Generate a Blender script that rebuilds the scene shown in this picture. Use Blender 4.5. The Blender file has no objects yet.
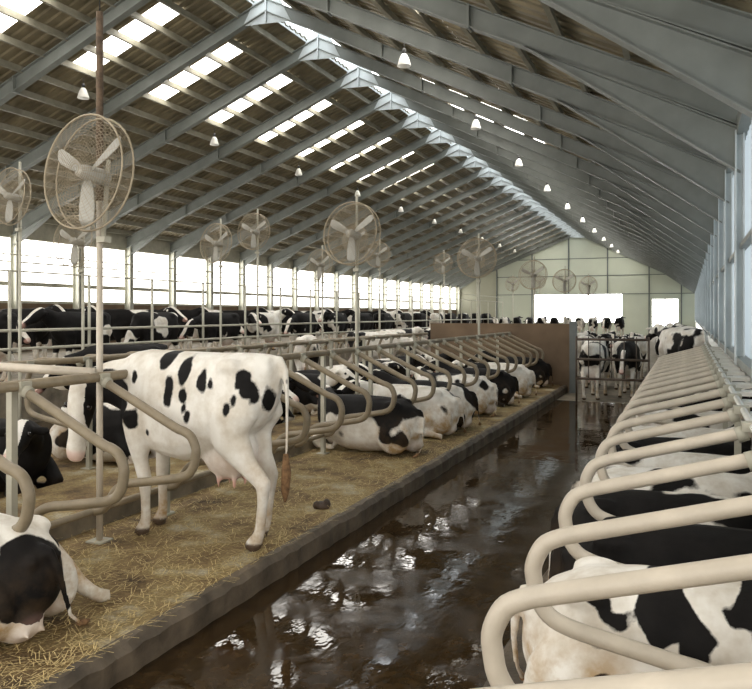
import bpy, math, random
import numpy as np
from mathutils import Vector
random.seed(7)
scene = bpy.context.scene
C = scene.collection
PI = math.pi

# ------------------------------------------------------------------ mesh kit
class MB:
    """collects shapes, build() links them as one mesh object"""
    def __init__(s): s.v, s.f, s.sm = [], [], []
    def add(s, vs, fs, smooth=False):
        o = len(s.v); s.v += [tuple(p) for p in vs]
        s.f += [tuple(i + o for i in f) for f in fs]; s.sm += [smooth] * len(fs)
        return s
    def box(s, x0, x1, y0, y1, z0, z1):
        vs = [(x, y, z) for x in (x0, x1) for y in (y0, y1) for z in (z0, z1)]
        return s.add(vs, [(0,1,3,2),(4,6,7,5),(0,4,5,1),(2,3,7,6),(0,2,6,4),(1,5,7,3)])
    def prism_y(s, poly, y0, y1):
        """poly of (x,z) extruded along y"""
        n = len(poly)
        vs = [(x, y0, z) for x, z in poly] + [(x, y1, z) for x, z in poly]
        fs = [tuple(range(n - 1, -1, -1)), tuple(range(n, 2 * n))]
        fs += [(i, (i + 1) % n, n + (i + 1) % n, n + i) for i in range(n)]
        return s.add(vs, fs)
    def loft(s, rings, n=16, cap=True, p=2.0):
        """rings: (centre, u, v) semi axes"""
        vs = []
        for c, u, v in rings:
            c, u, v = Vector(c), Vector(u), Vector(v)
            for k in range(n):
                a = 2 * PI * k / n
                ca, sa = math.cos(a), math.sin(a)
                if p != 2.0:
                    ca = math.copysign(abs(ca) ** (2 / p), ca); sa = math.copysign(abs(sa) ** (2 / p), sa)
                vs.append(c + u * ca + v * sa)
        fs = []
        for i in range(len(rings) - 1):
            for k in range(n):
                k2 = (k + 1) % n
                fs.append((i*n+k, i*n+k2, (i+1)*n+k2, (i+1)*n+k))
        if cap:
            fs.append(tuple(range(n - 1, -1, -1))); m = (len(rings) - 1) * n
            fs.append(tuple(range(m, m + n)))
        return s.add(vs, fs, True)
    def tube(s, pts, r, n=8, cap=True, flat=1.0):
        pts = [Vector(p) for p in pts]
        rs = r if isinstance(r, (list, tuple)) else [r] * len(pts)
        rings = []; prev = None
        for i, p in enumerate(pts):
            t = (pts[min(i+1, len(pts)-1)] - pts[max(i-1, 0)]).normalized()
            if prev is None:
                a = Vector((0,0,1)) if abs(t.z) < .9 else Vector((1,0,0))
                u = t.cross(a).normalized()
            else:
                u = (prev - t * prev.dot(t)).normalized()
            prev = u; v = t.cross(u)
            rings.append((p, u * rs[i], v * rs[i] * flat))
        return s.loft(rings, n, cap)
    def ball(s, c, ax, n=14, m=8):
        rings = []
        for i in range(m + 1):
            a = -PI/2 + PI * i / m; a = max(-1.5, min(1.5, a))
            rings.append(((c[0], c[1], c[2] + ax[2]*math.sin(a)), (ax[0]*math.cos(a),0,0), (0,ax[1]*math.cos(a),0)))
        return s.loft(rings, n)
    def ring(s, c, R, r, axis='y', n=36, m=5):
        vs, fs = [], []
        for i in range(n):
            a = 2*PI*i/n
            for j in range(m):
                b = 2*PI*j/m
                q = R + r*math.cos(b)
                x, z, y = q*math.cos(a), q*math.sin(a), r*math.sin(b)
                vs.append((c[0]+x, c[1]+y, c[2]+z) if axis == 'y' else (c[0]+x, c[1]+z, c[2]+y))
        for i in range(n):
            for j in range(m):
                i2, j2 = (i+1) % n, (j+1) % m
                fs.append((i*m+j, i2*m+j, i2*m+j2, i*m+j2))
        return s.add(vs, fs, True)
    def mesh(s, name):
        me = bpy.data.meshes.new(name); me.from_pydata(s.v, [], s.f)
        me.polygons.foreach_set('use_smooth', s.sm); me.update()
        return me
    def build(s, name, m, parent=None, loc=None):
        return obj(name, s.mesh(name), m, parent, loc)

def obj(name, me, m=None, parent=None, loc=None):
    o = bpy.data.objects.new(name, me); C.objects.link(o)
    if m is not None and not me.materials: me.materials.append(m)
    if parent: o.parent = parent
    if loc: o.location = loc
    return o
def tag(o, label, cat, group=None, kind=None):
    o['label'] = label; o['category'] = cat
    if group: o['group'] = group
    if kind: o['kind'] = kind
    return o
def thing(name, label, cat, loc=(0,0,0), rz=0, group=None):
    o = bpy.data.objects.new(name, None); C.objects.link(o)
    o.empty_display_size = .1; o.location = loc; o.rotation_euler = (0, 0, rz)
    return tag(o, label, cat, group)
def struct(name, mb, m):
    o = mb.build(name, m); o['kind'] = 'structure'; return o
def dup(root, loc, rz, label, group=None):
    r = root.copy(); C.objects.link(r); r.location = loc; r.rotation_euler = (0, 0, rz)
    r['label'] = label
    if group: r['group'] = group
    for ch in list(root.children):
        c = ch.copy(); C.objects.link(c); c.parent = r
        for g in list(ch.children):
            d = g.copy(); C.objects.link(d); d.parent = c
    return r
ORD = ['first','second','third','fourth','fifth','sixth','seventh','eighth','ninth','tenth','eleventh','twelfth','thirteenth','fourteenth','fifteenth','sixteenth','seventeenth','eighteenth','nineteenth','twentieth','twenty-first','twenty-second','twenty-third','twenty-fourth','twenty-fifth','twenty-sixth','twenty-seventh','twenty-eighth','twenty-ninth','thirtieth','thirty-first','thirty-second']

# ------------------------------------------------------------------ materials
def nodes(name):
    m = bpy.data.materials.new(name); m.use_nodes = True
    nt = m.node_tree; nt.nodes.clear()
    out = nt.nodes.new('ShaderNodeOutputMaterial')
    return m, nt, out
def N(nt, t, **kw):
    n = nt.nodes.new(t)
    for k, v in kw.items():
        if k in n.inputs: n.inputs[k].default_value = v
        else: setattr(n, k, v)
    return n
def noise(nt, vec, scale, detail=4, rough=.55):
    n = N(nt, 'ShaderNodeTexNoise'); n.inputs['Scale'].default_value = scale
    n.inputs['Detail'].default_value = detail; n.inputs['Roughness'].default_value = rough
    nt.links.new(vec, n.inputs['Vector']); return n
def ramp(nt, fac, stops):
    r = N(nt, 'ShaderNodeValToRGB'); e = r.color_ramp.elements
    while len(e) < len(stops): e.new(.5)
    for el, (p, c) in zip(e, stops):
        el.position = p; el.color = (*c, 1) if len(c) == 3 else c
    nt.links.new(fac, r.inputs['Fac']); return r
def simple(name, col, rough=.6, metal=0., var=.15, scale=6., spec=.5, bump=0., bscale=40.):
    m, nt, out = nodes(name)
    b = N(nt, 'ShaderNodeBsdfPrincipled'); b.inputs['Roughness'].default_value = rough
    b.inputs['Metallic'].default_value = metal; b.inputs['Specular IOR Level'].default_value = spec
    tc = N(nt, 'ShaderNodeTexCoord')
    nz = noise(nt, tc.outputs['Object'], scale)
    lo = tuple(max(0, c*(1-var)) for c in col); hi = tuple(min(1, c*(1+var)) for c in col)
    r = ramp(nt, nz.outputs['Fac'], [(.3, lo), (.7, hi)])
    nt.links.new(r.outputs['Color'], b.inputs['Base Color'])
    if bump:
        n2 = noise(nt, tc.outputs['Object'], bscale, 3)
        bp = N(nt, 'ShaderNodeBump', Strength=bump, Distance=.02)
        nt.links.new(n2.outputs['Fac'], bp.inputs['Height']); nt.links.new(bp.outputs['Normal'], b.inputs['Normal'])
    nt.links.new(b.outputs['BSDF'], out.inputs['Surface'])
    return m
def glow(name, col, strength):
    m, nt, out = nodes(name)
    e = N(nt, 'ShaderNodeEmission'); e.inputs['Color'].default_value = (*col, 1); e.inputs['Strength'].default_value = strength
    nt.links.new(e.outputs['Emission'], out.inputs['Surface']); return m

M = {}
M['steel'] = simple('blue grey painted steel', (.225,.24,.222), .5, .0, .12, 2.)
M['steel_dark'] = simple('dark grey painted steel', (.13,.145,.14), .5, .0, .2, 2.)
M['purlin'] = simple('galvanised purlin steel', (.30,.28,.215), .5, .0, .2, 3.)
M['gusset'] = simple('pale blue grey painted plate', (.52,.56,.56), .5, 0, .1, 3.)
M['sheet'] = simple('weathered corrugated sheet', (.25,.21,.132), .55, .0, .35, 1.2)
M['pipe'] = simple('dusty galvanised pipe', (.235,.19,.125), .45, .0, .25, 5., bump=.15)
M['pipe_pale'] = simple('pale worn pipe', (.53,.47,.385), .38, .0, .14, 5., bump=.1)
M['pipe_rail'] = simple('bright galvanised rail', (.62,.62,.58), .3, .3, .1, 5.)
M['post'] = simple('pale grey post', (.44,.42,.34), .5, .0, .15, 4.)
M['post_left'] = simple('pale grey green wall post', (.56,.56,.48), .5, 0, .1, 2.)
M['post_pale'] = simple('pale wall post', (.60,.65,.66), .5, 0, .1, 2.)
M['kerb'] = simple('wet dirty kerb concrete', (.115,.088,.06), .6, 0, .5, 4., bump=.5, bscale=18)
M['gate'] = simple('dark rusty gate steel', (.075,.052,.035), .6, 0, .3, 6.)
M['concrete'] = simple('stained concrete', (.20,.17,.125), .7, 0, .45, 3., bump=.4, bscale=25)
M['brown_wall'] = simple('brown stained boards', (.17,.115,.07), .8, 0, .3, 1.)
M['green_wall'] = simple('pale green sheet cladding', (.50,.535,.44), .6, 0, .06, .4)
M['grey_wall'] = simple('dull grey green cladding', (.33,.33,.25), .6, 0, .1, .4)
M['white_wall'] = simple('whitewashed wall', (.74,.76,.74), .6, 0, .08, 2.)
M['board'] = simple('white plank', (.78,.77,.72), .5, 0, .08, 4.)
M['lamp'] = simple('frosted white lamp shade', (.86,.84,.78), .35, 0, .03)
M['black'] = simple('black plastic', (.02,.02,.02), .5, 0, .1)
M['wire'] = simple('dusty tan wire', (.36,.30,.21), .6, .1, .15)
M['blade'] = simple('grey galvanised fan blade', (.42,.41,.37), .5, .2, .12)
M['rusty'] = simple('rusty brown rope', (.12,.08,.05), .85, 0, .4, 20.)
M['tag'] = simple('yellow plastic tag', (.75,.55,.06), .5, 0, .05)
M['pink_tag'] = simple('pink plastic tag', (.85,.35,.40), .5, 0, .05)
M['eye'] = simple('dark wet eye', (.012,.009,.008), .12, 0, .1)
M['hair'] = simple('dirty brown tail hair', (.20,.11,.05), .9, 0, .5, 30.)
M['hair_white'] = simple('dirty white tail hair', (.62,.55,.43), .9, 0, .3, 30.)
M['dung'] = simple('wet brown dung', (.055,.032,.018), .45, 0, .4, 20., bump=.6)
M['lit_skylight'] = glow('translucent skylight sheet in daylight', (1.,.965,.90), 6.5)
M['lit_window'] = glow('open side window in daylight', (1.,.965,.90), 4.2)
M['lit_ridge'] = glow('translucent ridge cap in daylight', (.93,.97,1.), 3.6)
M['lit_end'] = glow('wide end opening in daylight', (1.,.99,.965), 9.)

def mat_alley():
    m, nt, out = nodes('wet manure alley')
    b = N(nt, 'ShaderNodeBsdfPrincipled'); tc = N(nt, 'ShaderNodeTexCoord')
    n1 = noise(nt, tc.outputs['Object'], 1.3, 6, .6)
    n2 = noise(nt, tc.outputs['Object'], 9., 5, .6)
    r = ramp(nt, n2.outputs['Fac'], [(.3, (.018,.0105,.0042)), (.72, (.052,.031,.013))])
    nt.links.new(r.outputs['Color'], b.inputs['Base Color'])
    rr = ramp(nt, n1.outputs['Fac'], [(.44, (.015,.015,.015)), (.66, (.20,.20,.20))])
    nt.links.new(rr.outputs['Color'], b.inputs['Roughness'])
    b.inputs['Specular IOR Level'].default_value = .15
    mp = N(nt, 'ShaderNodeMapping'); mp.inputs['Scale'].default_value = (2.2, 1.2, 1)
    nt.links.new(tc.outputs['Object'], mp.inputs['Vector'])
    n3 = noise(nt, mp.outputs['Vector'], 3.2, 3, .5)
    bp = N(nt, 'ShaderNodeBump', Strength=.045, Distance=.05)
    nt.links.new(n3.outputs['Fac'], bp.inputs['Height']); nt.links.new(bp.outputs['Normal'], b.inputs['Normal'])
    nt.links.new(b.outputs['BSDF'], out.inputs['Surface']); return m
M['alley'] = mat_alley()

def mat_bedding():
    m, nt, out = nodes('trampled straw bedding')
    b = N(nt, 'ShaderNodeBsdfPrincipled'); tc = N(nt, 'ShaderNodeTexCoord')
    n1 = noise(nt, tc.outputs['Object'], 1.9, 7, .68)
    n2 = noise(nt, tc.outputs['Object'], 45., 4, .7)
    r1 = ramp(nt, n1.outputs['Fac'], [(.33, (.075,.045,.02)), (.45, (.235,.155,.065)), (.56, (.36,.27,.12)), (.66, (.50,.45,.33))])
    r2 = ramp(nt, n2.outputs['Fac'], [(.3, (.5,.5,.5)), (.7, (1.25,1.2,1.1))])
    mx = N(nt, 'ShaderNodeMix', data_type='RGBA', blend_type='MULTIPLY'); mx.inputs[0].default_value = 1
    nt.links.new(r1.outputs['Color'], mx.inputs[6]); nt.links.new(r2.outputs['Color'], mx.inputs[7])
    nt.links.new(mx.outputs[2], b.inputs['Base Color']); b.inputs['Roughness'].default_value = .8
    bp = N(nt, 'ShaderNodeBump', Strength=.8, Distance=.03)
    nt.links.new(n2.outputs['Fac'], bp.inputs['Height']); nt.links.new(bp.outputs['Normal'], b.inputs['Normal'])
    nt.links.new(b.outputs['BSDF'], out.inputs['Surface']); return m
M['bedding'] = mat_bedding()
M['straw'] = simple('dry straw', (.58,.45,.21), .75, 0, .4, 60.)

def mat_curtain():
    m, nt, out = nodes('blue grey translucent curtain')
    d = N(nt, 'ShaderNodeBsdfDiffuse'); t = N(nt, 'ShaderNodeBsdfTranslucent'); mx = N(nt, 'ShaderNodeMixShader')
    d.inputs['Color'].default_value = (.50,.57,.62,1); t.inputs['Color'].default_value = (.36,.43,.50,1)
    mx.inputs[0].default_value = .5
    nt.links.new(d.outputs[0], mx.inputs[1]); nt.links.new(t.outputs[0], mx.inputs[2]); nt.links.new(mx.outputs[0], out.inputs['Surface'])
    return m
M['curtain'] = mat_curtain()

def mat_cow(custom):
    """holstein hide: black/white patches; attributes: bias (white wish), pink, hoof, dirt; custom uses painted field 'paint'"""
    m, nt, out = nodes('holstein hide painted' if custom else 'holstein hide')
    L = nt.links.new
    b = N(nt, 'ShaderNodeBsdfPrincipled'); b.inputs['Roughness'].default_value = .62
    b.inputs['Specular IOR Level'].default_value = .12
    tc = N(nt, 'ShaderNodeTexCoord')
    def at(n, kind='GEOMETRY'):
        a = N(nt, 'ShaderNodeAttribute'); a.attribute_name = n; a.attribute_type = kind; return a.outputs['Fac']
    def mth(op, a, bb):
        n = N(nt, 'ShaderNodeMath', operation=op)
        for i, q in enumerate((a, bb)):
            if isinstance(q, (int, float)): n.inputs[i].default_value = q
            else: L(q, n.inputs[i])
        return n.outputs[0]
    fine = noise(nt, tc.outputs['Object'], 22., 3, .6).outputs['Fac']
    if custom:
        f = mth('ADD', at('paint'), mth('MULTIPLY', mth('SUBTRACT', fine, .5), .022))
        f = mth('MULTIPLY', f, 80.)
    else:
        n = N(nt, 'ShaderNodeTexNoise', noise_dimensions='4D'); n.inputs['Scale'].default_value = 1.75
        n.inputs['Detail'].default_value = 1.6; n.inputs['Roughness'].default_value = .45
        L(tc.outputs['Object'], n.inputs['Vector']); L(mth('MULTIPLY', at('seed', 'OBJECT'), 3.71), n.inputs['W'])
        f = mth('ADD', mth('SUBTRACT', n.outputs['Fac'], .5), at('bias'))
        f = mth('ADD', f, at('coat', 'OBJECT'))
        f = mth('ADD', f, mth('MULTIPLY', mth('SUBTRACT', fine, .5), .03))
        f = mth('MULTIPLY', f, 45.)
    f = mth('ADD', f, .5)
    cl = N(nt, 'ShaderNodeClamp'); L(f, cl.inputs['Value']); white = cl.outputs[0]
    def mix(fac, a, bb):
        n = N(nt, 'ShaderNodeMix', data_type='RGBA')
        if isinstance(fac, (int, float)): n.inputs[0].default_value = fac
        else: L(fac, n.inputs[0])
        for i, q in ((6, a), (7, bb)):
            if isinstance(q, tuple): n.inputs[i].default_value = (*q, 1)
            else: L(q, n.inputs[i])
        return n.outputs[2]
    big = noise(nt, tc.outputs['Object'], 5., 4, .6).outputs['Fac']
    wr = ramp(nt, big, [(.32, (.64,.58,.49)), (.6, (.86,.83,.77))]).outputs['Color']
    br = ramp(nt, big, [(.3, (.006,.0055,.0055)), (.7, (.014,.0125,.012))]).outputs['Color']
    col = mix(white, br, wr)
    dn = mth('MULTIPLY', at('dirt'), ramp(nt, noise(nt, tc.outputs['Object'], 4.3, 5, .65).outputs['Fac'], [(.38,(0,0,0)),(.62,(1,1,1))]).outputs['Color'])
    dcol = mix(white, (.045,.03,.018), (.42,.27,.12))
    col = mix(dn, col, dcol)
    col = mix(at('pink'), col, (.72,.42,.35))
    col = mix(at('hoof'), col, (.09,.06,.04))
    L(col, b.inputs['Base Color'])
    bp = N(nt, 'ShaderNodeBump', Strength=.12, Distance=.01)
    L(noise(nt, tc.outputs['Object'], 60., 3).outputs['Fac'], bp.inputs['Height']); L(bp.outputs['Normal'], b.inputs['Normal'])
    L(b.outputs['BSDF'], out.inputs['Surface']); return m
M['cow'] = mat_cow(False); M['cow_painted'] = mat_cow(True)

# ------------------------------------------------------------------ dimensions
XR, ZR, ML, MRt = -10.6, 10.65, .40, .50
XL, XW = -23.5, .72
Y0, Y1 = -4.0, 80.0
FR = [14.65 + 3.1 * k for k in range(-6, 22)]
def roof(x): return ZR - (ML * (XR - x) if x < XR else MRt * (x - XR))
LUX0, LUX1 = -15.5, -12.42      # skylight run on the left slope
RUX0, RUX1 = -7.6, -4.4         # and on the right slope
RG = .42                        # half width of the ridge opening

# ------------------------------------------------------------------ floor, platforms, kerbs
ALX0, ALX1 = -3.06, -1.02
a = MB(); a.box(ALX0 - .08, ALX1 + .3, Y0, 19.0, -.2, 0.); struct('floor', a, M['alley'])
a = MB(); a.box(-12.0, -8.55, Y0, Y1, -.2, 0.); struct('floor_back_alley', a, M['alley'])
a = MB(); a.box(-8.6, -3.14, Y0, 21.0, -.2, .2); a.box(-6.25, -5.06, Y0, 20.95, .1, .33)
struct('floor_left_bedding', a, M['bedding'])
# kerb along the left platform, chipped
def kerb(x0, x1, y0, y1, z, seed, side):
    rnd = random.Random(seed); n = int((y1 - y0) / .12)
    vs, fs = [], []
    for i in range(n + 1):
        y = y0 + (y1 - y0) * i / n
        j = rnd.uniform(-.012, .012); k = rnd.uniform(-.012, .008)
        xe = (x1 + j) if side > 0 else (x0 + j)
        if side > 0: prof = [(x0, -.1), (x1 + j, -.1), (x1 + j, z*.75 + k), (x1 - .04 + j, z + k), (x0, z + .004)]
        else: prof = [(x1, -.1), (x0 + j, -.1), (x0 + j, z*.75 + k), (x0 + .04 + j, z + k), (x1, z + .004)]
        vs += [(p[0], y, p[1]) for p in prof]
    for i in range(n):
        for q in range(5):
            q2 = (q + 1) % 5
            fs.append((i*5+q, i*5+q2, (i+1)*5+q2, (i+1)*5+q))
    b = MB(); b.add(vs, fs); return b
struct('trim_kerb_left', kerb(-3.16, ALX0, Y0, 21.0, .2, 1, 1), M['kerb'])
struct('trim_kerb_right', kerb(ALX1, ALX1 + .22, Y0, 25.6, .2, 2, -1), M['kerb'])
struct('trim_kerb_back', kerb(-8.62, -8.4, Y0, 21.0, .2, 3, -1), M['concrete'])
a = MB(); a.box(ALX1 + .2, 1.5, Y0, 25.6, -.2, .2); struct('floor_right_bedding', a, M['bedding'])
a = MB(); a.box(-5.08, -4.98, Y0, 20.9, .15, .36); struct('trim_brisket_left', a, M['concrete'])
a = MB(); a.box(-24.0, -12.0, Y0, Y1, -.2, .72); struct('floor_feed_platform', a, M['concrete'])
a = MB(); a.box(-8.6, ALX0 - .08, 21.0, Y1, -.2, 0.0); a.box(ALX0 - .08, ALX1 + .2, 19.0, Y1, -.2, 0.0); a.box(ALX1 + .2, 1.5, 25.6, Y1, -.2, 0.0)
struct('floor_cross_alley', a, M['concrete'])

# ------------------------------------------------------------------ roof sheets (real corrugation) with skylight gaps
def sheet(xa, xb, ya, yb, zoff=.27):
    """corrugated strip between two x positions"""
    b = MB(); per = .31; vs = []; fs = []
    ys = []; y = ya
    while y < yb - 1e-6:
        ys += [(y, 0.), (y + per*.42, 0.), (y + per*.52, .045), (y + per*.9, .045)]; y += per
    ys = [q for q in ys if q[0] < yb] + [(yb, 0.)]
    for (y, dz) in ys:
        vs += [(xa, y, roof(xa) + zoff + dz), (xb, y, roof(xb) + zoff + dz)]
    for i in range(len(ys) - 1): fs.append((2*i, 2*i+1, 2*i+3, 2*i+2))
    return vs, fs
strips = []                      # y ranges of skylight strips, one per bay
for y in FR: strips.append((y + 1.0, y + 1.80))
def slope_sheets(side):
    b = MB()
    if side == 'l': bands = [(XL - .5, LUX0, False), (LUX0, LUX1, True), (LUX1, XR - RG, False)]
    else: bands = [(XR + RG, RUX0, False), (RUX0, RUX1, True), (RUX1, XW + .25, False)]
    for xa, xb, cut in bands:
        if not cut: b.add(*sheet(xa, xb, Y0, Y1 + .2))
        else:
            y = Y0
            for s0, s1 in strips:
                if s0 > Y0 and s1 < Y1: b.add(*sheet(xa, xb, y, s0)); y = s1
            b.add(*sheet(xa, xb, y, Y1 + .2))
    return b
struct('ceiling_left', slope_sheets('l'), M['sheet'])
struct('ceiling_right', slope_sheets('r'), M['sheet'])
wn = 1
for s0, s1 in strips:
    for xa, xb in ((LUX0, LUX1), (RUX0, RUX1)):
        if s0 < Y0 or s1 > Y1: continue
        b = MB(); vs = [(x, y, roof(x) + .29 + dz) for x in (xa - .05, xb + .05) for y in (s0 - .04, s1 + .04) for dz in (0, .02)]
        b.add(vs, [(0,1,3,2),(4,6,7,5),(0,4,5,1),(2,3,7,6),(0,2,6,4),(1,5,7,3)])
        struct('window_%d' % wn, b, M['lit_skylight']); wn += 1
# ridge lantern: two upstands and a translucent cap
for k in range(len(FR) - 1):
    b = MB(); ya, yb = FR[k] + .04, FR[k+1] - .04
    z = ZR + .55
    b.prism_y([(XR - .5, z - .12), (XR, z + .1), (XR + .5, z - .12), (XR + .5, z - .09), (XR, z + .13), (XR - .5, z - .09)], ya, yb)
    struct('window_%d' % wn, b, M['lit_ridge']); wn += 1
b = MB()
for sx in (-1, 1):
    x = XR + sx * (RG + .06)
    b.box(x - .02, x + .02, Y0, Y1, roof(x) + .22, ZR + .46)
struct('trim_ridge_upstand', b, M['gusset'])

# purlins: one object each
tn = 1
def purlin(x):
    z = roof(x) + .26
    b = MB(); sgn = 1 if x < XR else -1
    b.box(x - .022, x + .022, Y0, Y1, z - .17, z)
    b.box(x - .022, x + .06, Y0, Y1, z - .185, z - .165)
    return b
off = .95
xs = []
while off < 12.7:
    xs.append(XR - off); off += .775
off = .95
while off < 11.0:
    xs.append(XR + off); off += .98
for x in xs:
    struct('trim_%d' % tn, purlin(x), M['purlin']); tn += 1

# portal frames: rafters, haunch and posts of one frame are one welded piece
def beam(b, p0, p1, y, d0, d1, fw=.10, tw=.012, tf=.022):
    """I beam in the x-z plane; top line p0->p1, depth d0->d1 below it"""
    (x0, z0), (x1, z1) = p0, p1
    b.prism_y([(x0, z0 - d0), (x1, z1 - d1), (x1, z1), (x0, z0)], y - tw, y + tw)
    b.prism_y([(x0, z0 - tf), (x1, z1 - tf), (x1, z1), (x0, z0)], y - fw, y + fw)
    b.prism_y([(x0, z0 - d0), (x1, z1 - d1), (x1, z1 - d1 + tf), (x0, z0 - d0 + tf)], y - fw, y + fw)
def stiff(b, x, z0, z1, y, fw=.10):
    b.box(x - .018, x + .018, y - fw - .015, y + fw + .015, z0, z1)
for i, y in enumerate(FR):
    b = MB(); zt = .09
    def P(x): return (x, roof(x) + zt)
    beam(b, P(XL), P(XR), y, .46, .36)
    for x in (-20.2, -16.4):
        stiff(b, x, roof(x) + zt - .44, roof(x) + zt, y)
    beam(b, P(XR), P(XW - .05), y, .36, .36)
    for x in (-7.2, -3.2):
        stiff(b, x, roof(x) + zt - .39, roof(x) + zt, y)
    # haunch towards the right eave
    beam(b, (-2.3, roof(-2.3) + zt - .34), (XW - .05, roof(XW) + zt - .36), y, .02, .62, tw=.009)
    # haunch towards the left eave
    beam(b, (-21.2, roof(-21.2) + zt - .44), (XL + .1, roof(XL) + zt - .46), y, .02, .4, tw=.009)
    fb = b
    rp_ = MB()
    lp_ = MB()
    for (b, x0, x1, z0, zt2) in ((lp_, XL - .02, XL + .30, .72, roof(XL) - .3), (rp_, XW - .12, XW, 1.45, roof(XW) - .3)):
        b.box(x0, x1, y - .016, y + .016, z0, zt2)
        b.box(x0, x0 + .02, y - .11, y + .11, z0, zt2); b.box(x1 - .02, x1, y - .11, y + .11, z0, zt2)
    struct('trim_%d' % tn, fb, M['steel']); tn += 1
    struct('trim_%d' % tn, rp_, M['post_pale']); tn += 1
    struct('trim_%d' % tn, lp_, M['post_left']); tn += 1
    g = MB()                     # gusset plate under the ridge
    g.prism_y([(XR - .75, ZR - .55), (XR + .75, ZR - .62), (XR + .40, ZR + .05), (XR + .1, ZR + .42), (XR - .1, ZR + .42), (XR - .40, ZR + .05)], y - .035, y - .02)
    g.box(XR - .02, XR + .02, y - .10, y - .03, ZR - .55, ZR + .40)
    struct('trim_%d' % tn, g, M['gusset']); tn += 1

# ------------------------------------------------------------------ walls
b = MB(); b.box(XL - .25, XL - .05, Y0, Y1, .7, 2.62); struct('wall_left', b, M['brown_wall'])
b = MB(); b.box(XL - .2, XL + .02, Y0, Y1, 5.02, 5.75); struct('wall_left_top', b, M['post'])
b = MB(); b.box(XL - .14, XL - .04, Y0, Y1, 3.22, 3.38); b.box(XL - .14, XL - .02, Y0, Y1, 2.56, 2.66); b.box(XL - .10, XL - .06, Y0, Y1, 4.10, 4.16)
struct('trim_left_wall_rails', b, M['post'])
for k in range(len(FR) - 1):
    b = MB(); b.box(XL - .22, XL - .19, FR[k], FR[k+1], 2.6, 5.04)
    struct('window_%d' % wn, b, M['lit_window']); wn += 1
# far gable wall: pale green panels, openings
def gable(x0, x1, z0, zf=None, z1=None, y=Y1):
    p = MB()
    if z1 is not None: p.box(x0, x1, y, y + .15, z0, z1)
    else:
        poly = [(x0, z0), (x1, z0), (x1, roof(x1) + .22)] + ([(XR, ZR + .5)] if x0 < XR < x1 else []) + [(x0, roof(x0) + .22)]
        p.prism_y(poly, y, y + .15)
    return p
WX0, WX1, DX0, DX1, WZ0, WZ1 = -15.1, -6.2, -3.3, -.9, 1.3, 4.2
g = MB()
for args in ((-19.1, WX0, 0.), (WX0, WX1, WZ1), (WX1, DX0, 0.), (DX0, DX1, 3.62), (DX1, XW, 0.)):
    q = gable(*args); g.add(q.v, q.f)
q = gable(WX0, WX1, 0., z1=WZ0); g.add(q.v, q.f); q = gable(DX0, DX1, 0., z1=.9); g.add(q.v, q.f)
struct('wall_far', g, M['green_wall'])
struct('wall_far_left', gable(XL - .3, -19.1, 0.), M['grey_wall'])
b = MB(); b.box(WX0, WX1, Y1 + .02, Y1 + .05, WZ0, WZ1 + .55 * 0); struct('window_%d' % wn, b, M['lit_end']); wn += 1
b = MB(); b.box(DX0, DX1, Y1 + .02, Y1 + .05, .9, 3.62); struct('door_1', b, M['lit_end'])
b = MB()
for x in (-19.1, -15.3, -11.5, -7.6, -3.6, -.6): b.box(x - .06, x + .06, Y1 - .1, Y1, 0 if x not in (-11.5, -7.6) else WZ1, roof(x))
for z in (4.2, 6.1, 7.9): 
    xa = max(-19.1, XR - (ZR - z) / ML); xb = min(XW, XR + (ZR - z) / MRt)
    b.box(xa, xb, Y1 - .05, Y1, z - .035, z + .035)
struct('trim_far_wall_posts', b, M['steel_dark'])
b = MB(); b.box(-2.14, -2.06, Y1 - .05, Y1 + .01, .9, 3.62); b.box(DX0, DX1, Y1 - .05, Y1 + .01, 1.9, 1.96); struct('trim_far_door_bars', b, M['post'])
# right wall: whitewashed dado, curtain above, both built from y = 8 on (nearer the curtain is rolled down)
b = MB(); b.box(1.45, 1.6, Y0, Y1, -.2, 1.5); b.box(XW + .02, 1.5, Y0, Y1, 1.36, 1.5); struct('wall_right', b, M['white_wall'])
b = MB()
vs, fs = [], []; n = 0; y = 5.0
while y < Y1:
    vs += [(XW + .03 + .012 * (n % 2), y, 1.5), (XW + .03 + .012 * (n % 2), y, roof(XW) + .24)]; n += 1; y += .16
fs = [(2*i, 2*i+2, 2*i+3, 2*i+1) for i in range(n - 1)]
b.add(vs, fs); struct('wall_right_curtain', b, M['curtain'])
b = MB(); b.box(XW - .06, XW + .03, Y0, Y1, 3.05, 3.12); b.box(XW - .10, XW + .05, Y0, Y1, 1.46, 1.56); b.box(XW - .1, XW + .05, Y0, Y1, roof(XW)-.35, roof(XW)-.1)
struct('trim_right_wall_rails', b, M['steel'])

# partition at the end of the left stalls
b = MB(); b.box(-7.0, -2.82, 21.0, 21.22, 0, 1.88); struct('wall_partition', b, M['brown_wall'])
b = MB(); b.box(-2.98, -2.80, 20.86, 21.0, 0, 1.95); struct('trim_partition_post', b, M['steel_dark'])

# ------------------------------------------------------------------ stall dividers and rails
def smooth_path(pts, n=4):
    P = [Vector(p) for p in pts]; out = []
    for i in range(len(P) - 1):
        a, b, c, d = P[max(i-1,0)], P[i], P[i+1], P[min(i+2,len(P)-1)]
        for k in range(n):
            t = k / n
            out.append(.5 * ((2*b) + (c-a)*t + (2*a-5*b+4*c-d)*t*t + (3*b-a-3*c+d)*t**3))
    return out + [P[-1]]
LPF = [(-.08,1.10),(-.075,1.25),(-.04,1.38),(.02,1.48),(.10,1.535),(.22,1.55),(.5,1.55),(.88,1.55)]
LP = [(-.08,1.0),(-.085,1.06),(-.065,1.12),(-.03,1.17),(.04,1.205),(.12,1.23),(.5,1.365),(.88,1.50)]
LOW = [(-.065,.93),(-.02,.865),(.05,.83),(.16,.805),(.45,.755),(.60,.73),(.71,.68),(.79,.58),(.86,.49),(.96,.46)]
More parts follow.
